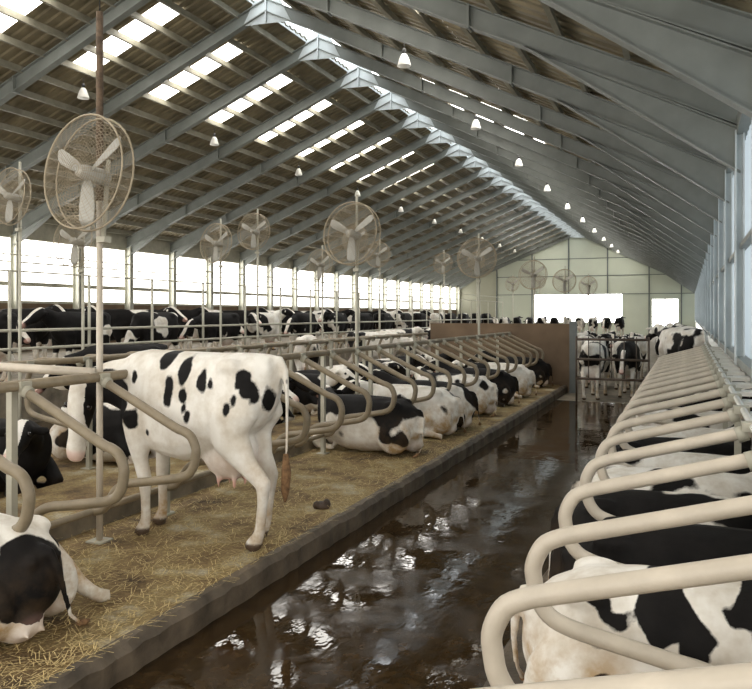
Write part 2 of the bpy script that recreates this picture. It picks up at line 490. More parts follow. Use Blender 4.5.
def divider(sgn, name, label, group, mat, r=.037, dz=0., tail=.0, flat=False):
    """cantilever stall loop in the local x-z plane; x grows towards the cow's head"""
    t = thing(name, label, 'stall divider', group=group)
    if flat: pts = LOW[::-1] + LPF
    else: pts = LOW[::-1] + [(x, z + dz * max(0., (x - .12) / .76)) for x, z in LP]
    m = MB(); m.tube(smooth_path([(sgn * x, 0, z) for x, z in pts], 3), r, 12)
    m.build('loop', mat, t)
    zt = 1.5 + dz
    k = MB(); k.tube([(sgn*.80, 0, zt - .03), (sgn*.86, 0, zt - .008)], r + .011, 10); k.box(sgn*.88 - .05, sgn*.88 + .05, -.05, .05, zt + .0, zt + .055)
    k.build('clamp', M['post'], t)
    if tail:
        q = MB(); q.box(.90, .90 + tail, -.11, .11, zt - .035, zt + .005); q.build('mounting_board', M['board'], t)
    return t
XB_L = -3.73
left_y = [1.7, 2.52, 3.35, 4.17, 5.0, 5.98, 6.9, 7.75, 8.55, 9.4, 10.25, 11.1, 11.97, 12.84, 13.7, 14.57, 15.44, 16.3, 17.18, 18.05, 18.92, 19.8, 20.6]
proto = None
for i, y in enumerate(left_y):
    lab = 'dusty steel stall loop %s from the front in the left row' % ORD[i]
    if y == 5.0: lab = 'dusty steel stall loop crossing the shoulder of the standing white cow'
    if proto is None: proto = divider(-1, 'stall_divider', lab, 'stall loops of the left row', M['pipe'], dz=.09); proto.location = (XB_L, y, 0)
    else: dup(proto, (XB_L, y, 0), 0, lab)
def rail(name, label, x, z, ya, yb, r, mat, posts, zb=.2, off=.0, foot=True):
    t = thing(name, label, 'stall rail', (x, ya, 0))
    m = MB(); m.tube([(0, 0, z), (0, (yb - ya) * .5, z), (0, yb - ya, z)], r, 12); m.build('pipe', mat, t)
    p = MB()
    p.box(-.028 + off, .028 + off, -.028, .028, zb, z); p.box(-.07 + off, .07 + off, -.07, .07, zb, zb + .012)
    me = p.mesh('post')
    for y in posts: obj('post', me, M['post'], t, (0, y - ya, 0))
    return t
rail('neck_rail', 'long steel neck rail carrying the loops of the left stall row', XB_L - .89, 1.615, 1.0, 20.9, .042, M['pipe'], left_y[1::2], off=-.09)
# second, lower pipe that the loop ends rest on
t = thing('lower_rail', 'low steel pipe holding the lower loop ends of the left row', 'stall rail', (XB_L - .97, 1.0, .46))
m = MB(); m.tube([(0,0,0),(0,10,0),(0,19.9,0)], .03, 8); m.build('pipe', M['pipe'], t)
back_y = [3.0 + .87 * k for k in range(21)]
bp = None
for i, y in enumerate(back_y):
    lab = 'grey stall loop %s from the front in the back row facing left' % ORD[i]
    if bp is None: bp = divider(1, 'stall_divider', lab, 'stall loops of the back row', M['pipe'], dz=.05, flat=True); bp.location = (-7.95, y, 0)
    else: dup(bp, (-7.95, y, 0), 0, lab)
rail('neck_rail', 'steel neck rail carrying the loops of the back stall row', -7.07, 1.575, 1.0, 20.9, .04, M['pipe'], back_y[1::2], off=.09)
t = thing('tie_pipe', 'pale pipe tying the two left stall rows together behind the standing cow', 'pipe', (0, 4.9, 0))
m = MB(); m.tube([(-7.0, 0, 1.66), (-5.8, 0, 1.68), (-4.6, 0, 1.66)], .04, 10); m.build('pipe', M['pipe_pale'], t)

right_y = [1.75, 2.5, 3.24, 4.15, 5.03, 5.9, 6.75, 7.6] + [7.6 + .83 * k for k in range(1, 13)]
XB_R = -.53
rp = None
for i, y in enumerate(right_y):
    lab = 'pale worn stall loop %s from the front in the right row' % ORD[i]
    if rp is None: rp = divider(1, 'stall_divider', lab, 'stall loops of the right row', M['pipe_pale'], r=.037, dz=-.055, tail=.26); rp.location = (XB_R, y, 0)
    else: dup(rp, (XB_R, y, 0), 0, lab)
rail('neck_rail', 'bright galvanised rail along the head ends of the right stall loops', .36, 1.475, .9, 18.9, .022, M['pipe_rail'], right_y[4::3], off=.06)

# ------------------------------------------------------------------ far fence, gate, poles
t = thing('feed_fence', 'tall grey pipe fence in front of the cows by the left windows', 'fence', (-12.0, 8.0, 0))
L_ = 44.
for z, r in ((1.47, .03), (1.83, .03), (2.98, .018), (3.3, .014)):
    m = MB(); m.tube([(0,0,z),(0,L_/2,z),(0,L_,z)], r, 8); m.build('rail', M['post'], t)
p = MB(); p.tube([(0,0,.0),(0,0,3.0)], .032, 8); me = p.mesh('post')
for k in range(22): obj('post', me, M['post'], t, (0, .5 + 2.07 * k, 0))
t = thing('alley_gate', 'dark barred gate across the end of the wet alley', 'gate', (-2.45, 18.3, 0))
for z in (.62, 1.08, 1.55):
    m = MB(); m.tube([(0,0,z),(.8,.0,z),(1.62,0,z)], .03, 8); m.build('bar', M['gate'], t)
for x in (0, .28, .54, .8, 1.08, 1.35, 1.62):
    m = MB(); m.tube([(x,0,.0 if x in (0,1.62) else .62),(x,0,1.62)], .025 if x in (0,1.62) else .012, 8); m.build('upright', M['gate'], t)

# ------------------------------------------------------------------ fans on poles
def make_fan():
    t = thing('barn_fan', '', 'fan')
    R = .475
    for yy, nm in ((-.13, 'front_guard'), (.13, 'rear_guard')):
        g = MB(); s = 1 if yy < 0 else -1
        for k in range(1, 21):
            rr = R * k / 20.; g.ring((0, yy * (1 - .55 * (rr / R) ** 3), 0), rr, .0016 if k < 20 else .010, n=40, m=4)
        for k in range(36):
            a = 2 * PI * k / 36
            g.tube([(math.cos(a) * rr, yy * (1 - .55 * (rr / R) ** 3), math.sin(a) * rr) for rr in (.04, .25, .38, .475)], .0016, 4)
        g.build(nm, M['wire'], t)
    h = MB(); h.loft([((0,-.09,0),(.05,0,0),(0,0,.05)),((0,-.02,0),(.065,0,0),(0,0,.065)),((0,.05,0),(.065,0,0),(0,0,.065)),((0,.10,0),(.07,0,0),(0,0,.07)),((0,.19,0),(.065,0,0),(0,0,.065))], 14); hub = h.build('motor', M['blade'], t)
    for k in range(3):
        a = PI * (-.5) + k * 2 * PI / 3 + .06
        ca, sa = math.cos(a), math.sin(a); rings = []
        for q, w in ((.05,.025),(.14,.05),(.28,.066),(.39,.066),(.44,.04)):
            c = (ca * q, 0, sa * q); tw = .55 - .5 * q
            u = Vector((-sa * w, w * tw, ca * w)); v = Vector((0, .006, 0))
            rings.append((c, u, v))
        m = MB(); m.loft(rings, 12); m.build('blade', M['blade'], hub)
    b = MB(); b.tube([(0,.2,0),(0,.2,.08),(0,.2,.16)], .02, 8); b.box(-.05,.05,.17,.24,-.55,-.50); b.tube([(0,.2,-.5),(0,.2,-.2),(0,.2,0)], .02, 8)
    b.build('bracket', M['post'], t)
    return t
fans = [(-4.66,5.03,3.32,'large wire fan on the pole behind the standing white cow'),
        (-4.72,10.58,3.37,'second nearest large fan on a pole above the left stalls'),
        (-4.72,17.9,3.50,'third nearest fan above the left stalls'),
        (-4.72,25.0,3.44,'fan hanging before the left part of the pale far wall'),
        (-4.72,31.8,3.52,'fan hanging above the bright far opening'),
        (-4.72,39.8,3.6,'farthest small fan of the row above the left stalls'),
        (-10.5,9.46,4.12,'back row fan at the left edge of the photo'),
        (-10.5,10.9,3.5,'low fan just below and behind the large near fan'),
        (-10.5,15.4,3.85,'small dim fan left of the fan pair before the left windows'),
        (-10.5,17.1,4.31,'fan of the back row at the eaves over the left windows'),
        (-10.5,20.9,3.67,'small low fan before the middle left windows'),
        (-10.5,23.6,4.7,'back row fan half hidden by the second nearest fan'),
        (-10.5,25.6,4.33,'back row fan right of the second nearest fan'),
        (-10.5,33.5,4.5,'back row fan left of the third nearest fan'),
        (-10.5,39.4,5.0,'back row fan behind the third nearest fan'),
        (-10.5,48.4,4.1,'low back row fan before the left edge of the far wall'),
        (-10.5,58.,4.6,'farthest fan of the back row')]
fp = None
for i, (x, y, z, lab) in enumerate(fans):
    rz = -.15 + .06 * ((i * 7) % 5 - 2)
    if fp is None:
        fp = make_fan(); fp['label'] = lab; fp['group'] = 'wire barn fans'; fp.location = (x + .06, y - .2, z); fp.rotation_euler = (-.08, 0, -.13)
    else:
        d = dup(fp, (x, y - .2, z), rz, lab); d.rotation_euler = (-.10, 0, rz)
pole_mb = MB(); pole_mb.tube([(0,0,0),(0,0,2.0),(0,0,4.6)], .028, 10); pole_me = pole_mb.mesh('pole')
plate = MB(); plate.box(-.08,.08,-.08,.08,0,.014); plate_me = plate.mesh('base_plate')
for i, (x, y, z, lab) in enumerate(fans):
    zb = .2 if y < 20.9 and x > -5 else 0.
    if x < -5: zb = 0.
    zt = z + 1.42 if i == 0 else z + .62
    t = thing('fan_pole', 'grey pole carrying the ' + lab[:60].rstrip(), 'pole', (x, y, zb), group='fan poles')
    t['label'] = 'pole of the ' + lab
    pm = MB(); pm.tube([(0,0,0),(0,0,1.),(0,0,z - .2 - zb)], .028, 10); pm.build('pole', M['pipe_pale'] if i == 0 else M['post'], t)
    pm = MB(); pm.tube([(0,0,z-.2-zb),(0,0,z+.3-zb),(0,0,zt - zb)], .03 if i == 0 else .022, 8); pm.build('upper_pole', M['rusty'] if i == 0 else M['post'], t)
    obj('base_plate', plate_me, M['post'], t)
    if i == 0: w = MB(); w.tube([(0,0,zt - zb - .02),(.01,.0,(zt + roof(x)) / 2 - zb),(0,0,roof(x) - .05 - zb)], .006, 5); w.build('hanging_wire', M['black'], t)

# ------------------------------------------------------------------ hanging lamps
def make_lamp():
    t = thing('hanging_lamp', '', 'lamp')
    s = MB(); s.loft([((0,0,-.02),(.06,0,0),(0,.06,0)),((0,0,-.05),(.085,0,0),(0,.085,0)),((0,0,-.13),(.125,0,0),(0,.125,0)),((0,0,-.24),(.16,0,0),(0,.16,0)),((0,0,-.33),(.185,0,0),(0,.185,0)),((0,0,-.35),(.188,0,0),(0,.188,0))], 18, cap=True); s.build('lamp_shade', M['lamp'], t)
    k = MB(); k.loft([((0,0,-.02),(.055,0,0),(0,.055,0)),((0,0,.06),(.06,0,0),(0,.06,0)),((0,0,.12),(.045,0,0),(0,.045,0)),((0,0,.13),(.02,0,0),(0,.02,0))], 12); k.build('socket', M['black'], t)
    c = MB(); c.tube([(0,0,.12),(0,0,.2),(0,0,.32)], .01, 6); c.build('cord', M['black'], t)
    return t
lp = None
rows = [(-15.4, [16.0 + 6.2 * k for k in range(10)], 8.40, 'left'), (-6.0, [16.1 + 6.3 * k for k in range(10)], 8.12, 'right')]
for x, ys, z, side in rows:
    for i, y in enumerate(ys):
        lab = 'white bell lamp hanging under the %s roof slope, %s from the front' % (side, ORD[i])
        if lp is None: lp = make_lamp(); lp['label'] = lab; lp['group'] = 'bell lamps'; lp.location = (x, y, z); lp.scale = (.85,) * 3
        else: dup(lp, (x, y, z), 0, lab)

# ------------------------------------------------------------------ cows
def limb(b, pts, rr, side=(0,1,0), n=14):
    pts = [Vector(p) for p in pts]; rings = []
    for i, p in enumerate(pts):
        t = (pts[min(i+1, len(pts)-1)] - pts[max(i-1, 0)]).normalized()
        u = Vector(side); u = (u - t * u.dot(t)).normalized(); v = t.cross(u)
        ru, rv = rr[i] if isinstance(rr[i], tuple) else (rr[i], rr[i])
        rings.append((p, u * ru, v * rv))
    b.loft(rings, n)
def head(b, P, a, nrm):
    P, a = Vector(P), Vector(a).normalized(); nrm = Vector(nrm); nrm = (nrm - a * nrm.dot(a)).normalized(); s = nrm.cross(a)
    rings = []
    for t, w, h, o in ((-.08,.05,.05,-.01),(-.03,.09,.10,-.01),(.04,.105,.115,-.01),(.13,.118,.128,-.02),(.22,.112,.125,-.025),(.33,.088,.10,-.02),(.44,.074,.080,-.012),(.53,.084,.076,-.012),(.59,.084,.068,-.016),(.635,.062,.045,-.02),(.65,.03,.02,-.02)):
        rings.append((P + a * t + nrm * o, s * w, nrm * h))
    b.loft(rings, 16, p=2.25)
    for q in (-1, 1):
        rings = []
        for d, w in ((.06,.035),(.12,.05),(.18,.075),(.24,.068),(.29,.035),(.305,.012)):
            c = P + s * (q * d) + a * (.035 - .05 * 0 + .15 * max(0, d - .1)) - nrm * (.02)
            rings.append((c, (a * .5 - nrm * .85).normalized() * w, (a * .85 + nrm * .5).normalized() * .018))
        b.loft(rings, 10)
    return P, a, nrm, s
TORSO = [(-.86,1.27,.07,.10),(-.82,1.25,.14,.19),(-.72,1.18,.215,.27),(-.55,1.12,.275,.335),(-.3,1.06,.305,.39),(0,1.02,.325,.435),(.28,1.04,.295,.42),(.46,1.08,.25,.385),(.62,1.13,.195,.31),(.74,1.16,.13,.22)]
def cow_standing(neck, hd, hind=(0, 0), fore=(0, 0)):
    b = MB()
    b.loft([((x, 0, z), (0, w, 0), (0, 0, h)) for x, z, w, h in TORSO], 20, p=2.35)
    for s in (-1, 1):
        b.ball((-.50, s*.20, 1.345), (.13,.07,.075)); b.ball((-.80, s*.10, 1.33), (.06,.05,.06))
        h = hind[0 if s < 0 else 1]; f = fore[0 if s < 0 else 1]
        limb(b, [(-.55,s*.15,1.2),(-.53,s*.20,1.0),(-.50+h*.3,s*.20,.80),(-.62+h*.6,s*.18,.62),(-.715+h,s*.17,.49),(-.70+h,s*.165,.34),(-.675+h,s*.16,.15),(-.65+h,s*.16,.09),(-.61+h,s*.16,.04),(-.60+h,s*.16,.0)],
             [(.12,.20),(.14,.25),(.10,.17),(.062,.092),(.05,.072),(.041,.047),(.042,.046),(.05,.055),(.058,.068),(.06,.075)])
        limb(b, [(.46,s*.12,1.15),(.44,s*.19,.95),(.46+f*.2,s*.19,.75),(.49+f*.5,s*.165,.58),(.51+f,s*.155,.44),(.505+f,s*.155,.30),(.50+f,s*.155,.14),(.515+f,s*.155,.08),(.545+f,s*.155,.03),(.55+f,s*.155,.0)],
             [(.11,.18),(.12,.17),(.085,.115),(.058,.07),(.056,.062),(.042,.044),(.042,.044),(.05,.052),(.058,.065),(.06,.07)])
    b.ball((-.38,0,.70),(.27,.175,.235)); 
    for s in (-1, 1):
        for x in (-.48,-.32): b.tube([(x, s*.075, .57),(x, s*.08, .46),(x, s*.08,.41)], [.026,.02,.014], 8)
    limb(b, [(-.80,0,1.40),(-.875,0,1.41),(-.925,0,1.33),(-.945,0,1.1),(-.94,0,.85),(-.93,0,.62)], [(.035,.035),(.034,.034),(.03,.03),(.022,.022),(.018,.018),(.016,.016)], n=10)
    limb(b, neck[0], neck[1]); H = head(b, *hd)
    return b, H
LT = [(-.90,.40,.06,.09),(-.86,.42,.15,.19),(-.76,.43,.25,.29),(-.58,.43,.335,.37),(-.32,.43,.365,.40),(0,.42,.385,.42),(.28,.43,.35,.41),(.47,.46,.29,.37),(.63,.51,.21,.29),(.76,.56,.14,.2)]
def cow_lying(neck, hd, sprawl=0, side=1):
    b = MB()
    b.loft([((x, 0, z), (0, w, 0), (0, 0, h)) for x, z, w, h in LT], 20, p=2.25)
    for s in (-1, 1):
        b.ball((-.54, s*.21, .73),(.14,.08,.07)); b.ball((-.83, s*.10,.58),(.06,.05,.06))
        b.ball((-.58, s*.27, .30),(.27,.15,.27))
        limb(b, [(.42,s*.2,.42),(.58,s*.24,.26),(.76,s*.22,.13),(.72,s*.21,.08),(.55,s*.21,.06),(.42,s*.21,.05)], [.12,.10,.068,.058,.045,.05])
    if sprawl:
        s = sprawl
        limb(b, [(-.55,s*.2,.45),(-.42,s*.36,.48),(-.50,s*.46,.34),(-.63,s*.53,.19),(-.70,s*.58,.12),(-.72,s*.66,.06),(-.73,s*.72,.045)], [.18,.14,.105,.065,.055,.055,.05])
        s = -s
    else: s = side
    limb(b, [(-.5,s*.3,.3),(-.22,s*.40,.2),(-.12,s*.42,.14),(-.3,s*.45,.10),(-.56,s*.46,.08),(-.66,s*.47,.06),(-.74,s*.47,.05)], [.15,.12,.09,.07,.055,.05,.055])
    b.ball((-.72, side*.10, .17),(.17,.16,.15))
    for q in (.04,.17): b.tube([(-.80, side*q, .13),(-.88, side*q, .11),(-.905, side*q, .10)], [.028,.02,.015], 8)
    limb(b, [(-.82,0,.66),(-.90,.0,.64),(-.95,-.02*side,.52),(-.965,-.06*side,.34),(-.96,-.12*side,.16),(-.95,-.22*side,.06)], [.035,.034,.03,.024,.02,.018], n=10)
    limb(b, neck[0], neck[1]); H = head(b, *hd)
    return b, H
def remesh(b, voxel, smooth=5):
    me = b.mesh('raw'); o = bpy.data.objects.new('raw', me); C.objects.link(o)
    r = o.modifiers.new('r', 'REMESH'); r.mode = 'VOXEL'; r.voxel_size = voxel; r.use_smooth_shade = True
    s = o.modifiers.new('s', 'SMOOTH'); s.iterations = smooth; s.factor = .5
    dg = bpy.context.evaluated_depsgraph_get()
    out = bpy.data.meshes.new_from_object(o.evaluated_get(dg)); out.name = 'body'
    bpy.data.objects.remove(o); bpy.data.meshes.remove(me)
    return out
def sstep(a, b_, x): 
    t = np.clip((x - a) / (b_ - a), 0, 1); return t * t * (3 - 2 * t)
def attrs(me, H, lying, paint=None):
    n = len(me.vertices); co = np.empty(n * 3, np.float32); me.vertices.foreach_get('co', co); co = co.reshape(-1, 3)
    x, y, z = co.T
    P, a, nrm, s = [np.array(q) for q in H]
    d = co - P; ta, tn, ts = d @ a, d @ nrm, d @ s
    hm = sstep(-.16, -.05, ta) * (1 - sstep(.68, .75, ta)) * (1 - sstep(.16, .22, np.sqrt(tn**2 + ts**2)))
    blaze = hm * sstep(-.02, .05, tn) * (1 - sstep(.035, .075, np.abs(ts)))
    bias = -.10 * hm + .5 * blaze
    hoof = np.zeros(n); pink = .55 * hm * sstep(.53, .58, ta); dirt = np.zeros(n)
    if not lying:
        leg = 1 - sstep(.45, .66, z); bias += .4 * leg * (1 - hm)
        bias += .12 * (1 - sstep(.6, .75, z)) * (1 - hm)
        hoof = 1 - sstep(.045, .06, z)
        ud = (1 - sstep(.8, 1.25, np.sqrt(((x + .40) / .26)**2 + (y / .18)**2 + ((z - .62) / .24)**2)))
        pink = np.maximum(pink, .22 * ud); pink = np.maximum(pink, .95 * (np.abs(x + .40) < .2) * (np.abs(y) < .15) * (1 - sstep(.46, .54, z)) * sstep(.35, .38, z))
        bias += .4 * ud
        dirt = 1.0 * (1 - sstep(.1, .5, z)) + .35 * sstep(-.4, -.7, x) * 0
        dirt = np.maximum(dirt, .5 * sstep(.62, .8, -x) * (1 - sstep(.8, 1.1, z)))
        bias += .3 * sstep(.88, .92, -x) * (1 - sstep(.9, 1.1, z))
    else:
        low = 1 - sstep(.12, .3, z); bias += .12 * low * (1 - hm) + .10 * sstep(.45, .75, -x) * (1 - sstep(.3, .6, z))
        ud = (1 - sstep(.8, 1.3, np.sqrt(((x + .80) / .16)**2 + ((np.abs(y) - .10) / .12)**2 + ((z - .13) / .10)**2)))
        pink = np.maximum(pink, .15 * ud); bias += .3 * ud
        dirt = .95 * sstep(.2, .5, -x) * (1 - sstep(.35, .7, z)) * (1 - ud)
        dirt = np.maximum(dirt, .6 * (1 - sstep(.05, .25, z)))
    L = [('bias', bias), ('pink', pink), ('hoof', hoof), ('dirt', dirt)]
    if paint is not None: L.append(('paint', paint(co, (ta, tn, ts, hm))))
    for nm, arr in L:
        at = me.attributes.get(nm) or me.attributes.new(nm, 'FLOAT', 'POINT')
        at.data.foreach_set('value', np.asarray(arr, np.float32))
def finish(t, me, H, lying, mat, seed, coat, near=True, eartag=None, scale=1.0, side=1):
    me.materials.clear(); me.materials.append(mat)
    o = obj('body', me, None, t); o['seed'] = float(seed); o['coat'] = float(coat)
    P, a, nrm, s = H
    if near:
        for q in (-1, 1):
            c = P + a * .19 + nrm * .035 + s * (q * .108)
            e = MB(); e.ball(c, (.024,.024,.024), 10, 6); e.build('eye', M['eye'], o)
        if eartag:
            c = P + s * (eartag * .2) + a * .06 - nrm * .02
            g = MB(); g.loft([(c + a * 0, s * .03, nrm * .006), (c + a * .09, s * .033, nrm * .006)], 4); g.build('ear_tag', M['tag'], o)
        w = MB()
        if lying: w.tube([(-.95,-.20*side,.07),(-.935,-.27*side,.045),(-.91,-.34*side,.03)], [.018,.026,.01], 8)
        else: w.tube([(-.93,0,.70),(-.935,0,.56),(-.93,.01,.42),(-.93,.01,.34)], [.022,.042,.036,.01], 8)
        w.build('tail_switch', M['hair'], t)
    return o
# poses --------------------------------------------------------------
NK = lambda *p: [list(p), None]
up = ([(.42,0,1.12),(.66,0,1.22),(.86,0,1.33),(1.02,0,1.42)], [(.18,.31),(.145,.24),(.115,.18),(.10,.14)])
mid = ([(.42,0,1.12),(.68,0,1.16),(.9,0,1.16),(1.06,0,1.16)], [(.18,.31),(.145,.24),(.115,.18),(.10,.14)])
down = ([(.42,0,1.10),(.68,0,1.05),(.88,0,.86),(1.0,0,.72)], [(.18,.31),(.145,.24),(.115,.18),(.10,.14)])
turn = ([(.42,0,1.12),(.66,.04,1.2),(.84,.12,1.28),(.96,.22,1.33)], [(.18,.31),(.145,.24),(.115,.18),(.10,.14)])
lf = ([(.40,0,.56),(.62,0,.66),(.80,0,.78),(.94,0,.90)], [(.19,.28),(.15,.21),(.12,.17),(.10,.13)])
ll = ([(.40,0,.56),(.62,.05,.64),(.76,.16,.74),(.84,.30,.82)], [(.19,.28),(.15,.21),(.12,.17),(.10,.13)])
lb = ([(.40,0,.54),(.60,.08,.60),(.68,.24,.66),(.62,.38,.68)], [(.19,.28),(.15,.21),(.12,.17),(.10,.13)])
def mir(nk): return ([(p[0], -p[1], p[2]) for p in nk[0]], nk[1])
def POSE(k):
    if k == 'up': return cow_standing(up, ((1.06,0,1.46),(.86,0,-.5),(.5,0,.86)), (.05,-.06), (.05,-.04)), False
    if k == 'mid': return cow_standing(mid, ((1.10,0,1.17),(.7,0,-.71),(.71,0,.7)), (-.08,.06), (-.05,.08)), False
    if k == 'down': return cow_standing(down, ((1.03,0,.70),(.45,0,-.9),(.9,0,.45)), (.04,-.05), (0,.12)), False
    if k == 'turn': return cow_standing(turn, ((.99,.27,1.36),(.45,.78,-.42),(.25,.35,.9)), (.06,-.06), (.04,-.06)), False
    if k == 'lf': return cow_lying(lf, ((.97,0,.93),(.87,0,-.48),(.48,0,.87))), True
    if k == 'll': return cow_lying(ll, ((.86,.34,.84),(.55,.72,-.42),(.25,.3,.9))), True
    if k == 'lr': return cow_lying(mir(ll), ((.86,-.34,.84),(.55,-.72,-.42),(.25,-.3,.9)), 0, -1), True
    if k == 'lb': return cow_lying(lb, ((.58,.43,.68),(-.62,.62,-.45),(-.2,.35,.9))), True
BASE = {}
for k in ('up','mid','down','turn','lf','ll','lr','lb'):
    (b, H), ly = POSE(k); me = remesh(b, .030); attrs(me, H, ly); me.materials.append(M['cow']); BASE[k] = (me, H, ly)
PROTO = {}
def cow(kind, label, loc, rz, seed, coat=0., sc=1.0, group=None, near=True, eartag=None):
    me, H, ly = BASE[kind]
    if near:
        if kind not in PROTO:
            t = thing('cow', label, 'cow', loc, rz, group); finish(t, me, H, ly, M['cow'], seed, coat, True, 1 if kind in ('lf','ll','lb') else None, side=-1 if kind == 'lr' else 1); PROTO[kind] = t
        else: t = dup(PROTO[kind], loc, rz, label, group)
        t.scale = (sc,) * 3
        for c in t.children:
            if c.name.startswith('body'): c['seed'] = float(seed); c['coat'] = float(coat)
        return t
    o = bpy.data.objects.new('cow', me); C.objects.link(o); o.location = loc; o.rotation_euler = (0,0,rz); o.scale = (sc,)*3
    o['seed'] = float(seed); o['coat'] = float(coat); tag(o, label, 'cow', group); return o

# the standing white cow of the foreground
SP = [(0.175,1.40,0.066,0.085),(-0.025,1.325,0.052,0.105),(0.09,1.17,0.045,0.115),(-0.04,1.15,0.032,0.06),(-0.05,1.05,0.025,0.045),(-0.09,0.98,0.025,0.055),(-0.19,1.24,0.041,0.086),(-0.26,1.22,0.022,0.04),(-0.50,1.27,0.058,0.075),(-0.545,1.19,0.055,0.07),(-0.575,1.12,0.026,0.05),(-0.46,1.13,0.019,0.042),(-0.42,1.06,0.025,0.053),(0.43,0.94,0.072,0.084),(0.48,0.95,0.04,0.062),(0.46,1.26,0.033,0.051),(0.3,0.82,0.016,0.022),(-0.79,1.26,0.05,0.036),(-0.645,1.09,0.026,0.10),(0.62,1.04,0.13,0.20),(0.57,0.86,0.04,0.056),(0.76,1.12,0.16,0.18),(.9,1.15,.12,.16)]
def warp(co, k=1.):
    x, y, z = co.T
    return (x + k * (.035*np.sin(11*z + 5*y) + .018*np.sin(27*z + 13*x) + .010*np.sin(53*x + 31*z)), y,
            z + k * (.035*np.sin(12*x + 4*y + 1) + .018*np.sin(29*x - 17*z) + .010*np.sin(61*z - 37*x)))
def paint_hero(co, hd):
    x, y, z = warp(co, .35); ta, tn, ts, hm = hd
    f = np.full(len(co), 1.0)
    for cx, cz, rx, rz in SP:
        cx, rx = 1.15 * cx - .075, 1.12 * rx
        q = np.sqrt(((x - cx) / rx)**2 + ((z - cz) / rz)**2); f = np.minimum(f, (q - 1) * min(rx, rz))
    right = np.minimum(np.sqrt(((x-.1)/.22)**2 + ((z-1.1)/.25)**2) - 1, np.sqrt(((x+.5)/.16)**2 + ((z-1.2)/.2)**2) - 1) * .15
    w = sstep(-.02, .06, -y); f = f * (1 - w) + np.minimum(f + w, right) * w
    face = np.where(np.abs(ts) < .085, .085 - np.abs(ts), -.05)          # white blaze, dark cheeks
    face = np.where(ta > .40, .05, face); face = np.where(ta < -.05, -.06, face)
    face = np.where(tn < -.02, -.05, face); face = np.where(ta > .44, .05, face)
    return f * (1 - hm) + face * hm
nk = ([(.42,0,1.12),(.66,.03,1.17),(.85,.09,1.19),(1.0,.16,1.18)], [(.18,.31),(.145,.24),(.115,.18),(.095,.13)])
b, H = cow_standing(nk, ((1.06,.20,1.19),(.06,.10,-.98),(-.22,.96,.10)), (.03,-.11), (-.04,-.115))
me = remesh(b, .019, 6); attrs(me, H, False, paint_hero)
t = thing('cow', 'white cow with small black spots standing in profile at the front left stalls', 'cow', (-4.035, 5.50, .2), PI)
finish(t, me, H, False, M['cow_painted'], 0, 0); t.scale = (1.0, 1.06, 1.115)

# foreground left cow lying with one hind leg out
def paint_l0(co, hd):
    x, y, z = warp(co)
    q = lambda c, r: (np.sqrt(((x-c[0])/r[0])**2 + ((y-c[1])/r[1])**2 + ((z-c[2])/r[2])**2) - 1) * min(r)
    f = q((-.84, .10, .44), (.34,.30,.30)); f = np.minimum(f, q((.25,.15,.55),(.42,.5,.42))); f = np.minimum(f, q((-.52,-.40,.56),(.10,.05,.10)))
    f = np.minimum(f, hd[3] * -.2 + (1 - hd[3]) * 1)
    return np.where((z < .16) & (np.abs(y - .1) < .25) & (x < -.6), .1, f)
b, H = cow_lying(ll, ((.86,.34,.84),(.55,.72,-.42),(.25,.3,.9)), -1, 1)
me = remesh(b, .022, 5); attrs(me, H, True, paint_l0)
t = thing('cow', 'black and white cow lying at the bottom left corner with one hind leg stretched out', 'cow', (-4.30, 3.36, .2), PI)
finish(t, me, H, True, M['cow_painted'], 0, 0); t.scale = (.9,.9,.85)

# foreground right cow
def paint_r1(co, hd):
    x, y, z = warp(co, 1.3)
    q = lambda cx, cz, rx, rz: (np.sqrt(((x-cx)/rx)**2 + ((z-cz)/rz)**2) - 1) * min(rx, rz)
    f = np.full(len(co), .3)
    for a in ((-.42,.72,.10,.05),(-.50,.60,.03,.04),(-.16,.70,.15,.16),(-.10,.50,.06,.12),(.42,.62,.24,.26),(.20,.80,.08,.09),(.5,.4,.2,.2),(-.35,.27,.24,.17),(.06,.42,.05,.09),(.7,.6,.3,.4)): f = np.minimum(f, q(*a))
    return f * (1 - hd[3]) + hd[3] * np.where(np.abs(hd[2]) < .03, .05, -.06)
b, H = cow_lying(mir(lb), ((.58,-.43,.68),(-.62,-.62,-.45),(-.2,-.35,.9)), 0, -1)
me = remesh(b, .02, 5); attrs(me, H, True, paint_r1)
t = thing('cow', 'patched cow with a white rump lying under the nearest pale loop at lower right', 'cow', (.08, 3.70, .2), 0)
finish(t, me, H, True, M['cow_painted'], 0, 0, eartag=1, side=-1); t.scale = (.92, .92, .92)

# lying cows of the left row, rumps to the alley
LC = [('lr', 9.82, -.10, 5, .95), ('ll', 11.53, .02, 8, .95), ('lf', 12.4, -.22, 11, .95), ('lr', 14.13, .06, 17, .95), ('lf', 15.87, -.12, 21, .93), ('ll', 17.61, .10, 23, .95), ('lf', 20.2, -.25, 29, .95)]
for i, (k, y, coat, seed, sc) in enumerate(LC):
    d = ['mostly black', 'black and white', 'pale'][0 if coat < -.15 else 1 if coat < .05 else 2]
    cow(k, '%s cow lying with rump to the alley, %s past the standing white cow' % (d, ORD[i]), (-4.25 + .02 * (i % 3), y, .2), PI + .05 * ((i * 5) % 3 - 1), seed, coat, sc, 'cows lying in the left row')
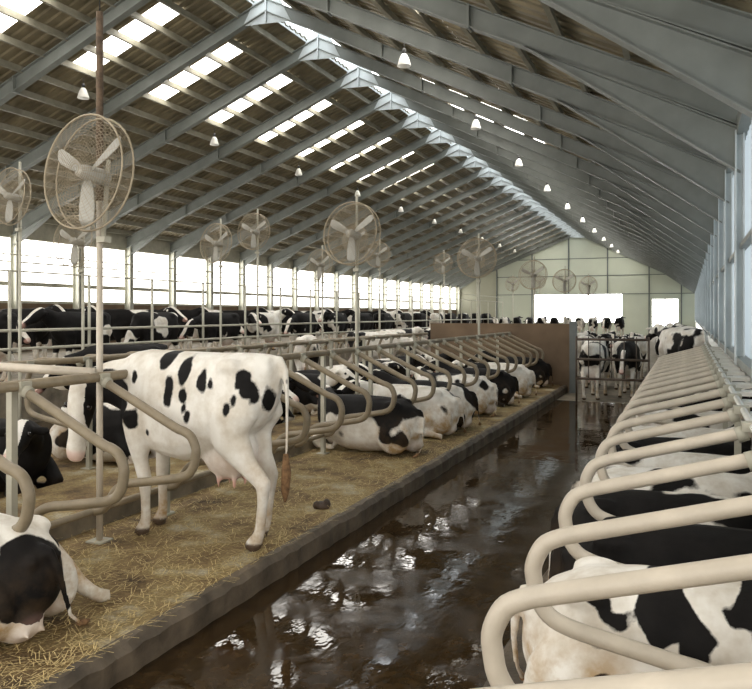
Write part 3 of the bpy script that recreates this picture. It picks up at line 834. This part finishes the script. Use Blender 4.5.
# lying cows of the back row facing them
BC = [(3.43,-.30,41),(4.3,-.28,42),(6.04,-.25,43),(7.78,-.05,45),(8.65,-.12,47),(10.4,.0,48),(11.26,-.2,50),(13.0,-.02,52),(13.87,-.15,53),(15.6,.03,55),(17.35,-.2,57),(18.22,-.02,58),(19.96,-.1,61)]
for i, (y, coat, seed) in enumerate(BC):
    nxt = BC[i+1][0] - y if i < len(BC) - 1 else 9.; prv = y - BC[i-1][0] if i else 9.
    k = 'lf' if min(nxt, prv) < 1. else ['ll','lf','lr'][i % 3]
    d = 'black' if coat < -.15 else 'black and white'
    cow(k, '%s cow lying in the back stall row, %s from the front' % (d, ORD[i]), (-7.05, y, .2), .06 * ((i * 3) % 3 - 1), seed, coat, .95, 'cows lying in the back row', eartag=1)
# lying cows of the right row
RC = [('lf',4.60,-.30,62,.90,.16),('ll',5.47,.04,64,.88,0),('ll',6.33,.05,66,.88,0),('lf',7.2,.0,69,.86,0),('ll',8.03,-.06,71,.86,0),('lf',8.86,.06,73,.86,0),('ll',10.5,-.02,75,.86,0),('lf',12.2,-.1,77,.86,0),('lf',13.85,.04,79,.86,0)]
for i, (k, y, coat, seed, sc, dx) in enumerate(RC):
    d = 'black' if coat < -.2 else 'black and white'
    cow(k, '%s cow lying under the right loops, %s behind the nearest right cow' % (d, ORD[i]), (-.06 + dx, y, .2), 0.0, seed, coat, sc, 'cows lying in the right row')
# standing cows in the back alley, seen over the stalls
for i, (x, y, k, rz, coat, seed) in enumerate([(-10.0,11.4,'mid',-1.9,-.12,81),(-9.7,18.4,'mid',2.0,.08,83),(-10.1,26.4,'up',1.2,.06,84),(-9.6,23.0,'mid',.3,.10,86),(-9.5,29.5,'mid',-.6,.02,88)]):
    cow(k, '%s cow standing in the back alley, %s from the left' % ('dark' if coat < 0 else 'pale', ORD[i]), (x, y, 0), rz, seed, coat, 1.08, 'cows in the back alley', near=i < 2)
# cows at the feed fence: a nearer row side on, a second row facing the fence
rnd = random.Random(3)
y = 10.6
for i in range(16):
    k = ['mid','up','down','mid','turn'][i % 5]; coat = [-.25,-.22,-.1,-.25,.03,-.2,-.06][i % 7]
    rz = (-1.57 if i < 8 else 1.57) + rnd.uniform(-.1, .1)
    cow(k, '%s cow standing along the feed fence, %s from the left' % ('black' if coat < -.15 else 'patched' , ORD[i]), (-12.95 + rnd.uniform(-.08, .08), y, .72), rz, 100 + i, coat, 1.02, 'cows along the feed fence', near=False)
    y += 2.72 if i != 7 else 2.2
y = 11.5
for i in range(18):
    coat = [-.2,.04,-.25,-.05,-.22,.0][i % 6]
    cow(['up','mid','up'][i % 3], '%s cow in the second line behind the feed fence, %s from the left' % ('black' if coat < -.15 else 'patched' , ORD[i]), (-15.8 + rnd.uniform(-.2, .2), y, .72), rnd.uniform(-.12, .12), 130 + i, coat, 1.08, 'cows in the second line behind the fence', near=False)
    y += 1.35 + .06 * i
# herd in the cross alley beyond the gate
HC = [(-2.2,20.0,'up',1.5,.05),(-1.45,20.7,'mid',-1.6,-.10),(-2.6,22.9,'mid',-1.5,.07),(-1.75,23.0,'up',1.6,.06),(-3.5,23.4,'up',1.5,.03),(-4.4,23.2,'mid',-1.5,-.1),(-1.55,26.0,'mid',1.6,.09),(-2.3,26.1,'up',-1.5,-.15),(-3.2,26.6,'up',1.5,.05),(-4.2,26.4,'up',-1.5,.04),(-.5,27.2,'up',1.6,-.2),(-1.8,29.2,'up',-1.6,.06),(-.8,29.4,'mid',1.6,.03),(-2.8,29.5,'up',1.5,.0),(-3.8,29.8,'up',1.5,.08),(-4.9,29.6,'mid',-1.5,-.1)]
for i, (x, y, k, rz, coat) in enumerate(HC):
    cow(k, '%s cow in the herd beyond the alley gate, %s from the front' % ('dark' if coat < -.1 else 'pale' if coat > .03 else 'patched', ORD[i]), (x, y, 0), rz, 150 + i, coat, .98, 'cows beyond the alley gate', near=False)
for i, (x, y, rz, coat, seed) in enumerate([(-.15,20.4,2.1,.09,163),(-.1,22.5,1.9,.08,171),(-.1,24.7,1.75,.06,165)]):
    cow('up', ('white cow with a black patch standing past the right stalls, %s from the front' % ORD[i]), (x, y, .2), rz, seed, coat, 1.1, 'white cows past the right stalls', near=False)
# small far herd at the end of the barn
rnd = random.Random(5)
for i in range(14):
    x = -17.0 + i * .95; y = 58.0
    cow(['mid','up'][i % 2], 'small far cow by the end wall, %s from the left' % ORD[i], (x, y, .45), (1.57 if i % 3 else -1.57) + rnd.uniform(-.08, .08), 200 + i, rnd.choice([-.15,0,.06]), 1.0, 'far cows by the end wall', near=False)
b = MB(); b.box(-18., -4.8, 54., 62., -.1, .45); struct('floor_far_platform', b, M['concrete'])

# ------------------------------------------------------------------ straw, dung
rnd = random.Random(11); b = MB()
for k in range(15000):
    y = 2.2 + 14 * rnd.random() ** 1.7; x = -3.12 - 3.2 * rnd.random() ** 1.2
    L = rnd.uniform(.03, .11); a = rnd.uniform(0, PI); w = .0022
    dx, dy = math.cos(a) * L, math.sin(a) * L; z = .203 + rnd.random() ** 2 * .03; z2 = max(.203, z + rnd.uniform(-.02, .025))
    b.add([(x - dy/L*w, y + dx/L*w, z), (x + dy/L*w, y - dx/L*w, z), (x + dx + dy/L*w, y + dy - dx/L*w, z2), (x + dx - dy/L*w, y + dy + dx/L*w, z2)], [(0,1,2,3)])
o = b.build('loose_straw', M['straw']); tag(o, 'loose dry straw scattered over the left stall platform', 'straw', kind='stuff')
rnd = random.Random(2)
for (px, py, s, lab) in ((-3.40, 6.75, .085, 'dark wet dung pat on the straw right of the standing cow'),):
    b = MB(); b.ball((0,0,.02),(s, s*.8, .05)); b.ball((s*.5,s*.3,.04),(s*.5, s*.5, .05)); b.ball((-s*.4,-s*.4,.03),(s*.5, s*.45, .045))
    o = b.build('dung_pat', M['dung'], None, (px, py, .2)); tag(o, lab, 'dung')

# ------------------------------------------------------------------ sky, camera
w = bpy.data.worlds.new('overcast sky'); scene.world = w; w.use_nodes = True
bg = w.node_tree.nodes['Background']; bg.inputs['Color'].default_value = (1., .965, .90, 1); bg.inputs['Strength'].default_value = 1.7
cam = bpy.data.cameras.new('camera'); co = bpy.data.objects.new('camera', cam); C.objects.link(co)
cam.sensor_fit = 'HORIZONTAL'; cam.sensor_width = 36.; cam.lens = 36. * 750 / 752; cam.shift_y = -30.5 / 752
co.location = (0, 0, 2.15); co.rotation_euler = (PI / 2, 0, math.atan(312 / 750.)); cam.clip_end = 300; cam.clip_start = .05
scene.camera = co
vs = scene.view_settings; vs.view_transform = 'Standard'; vs.look = 'None'; vs.gamma = 1; vs.use_curve_mapping = False; vs.exposure = .68
scene.cycles.use_denoising = True
scene.cycles.max_bounces = 8; scene.cycles.diffuse_bounces = 5
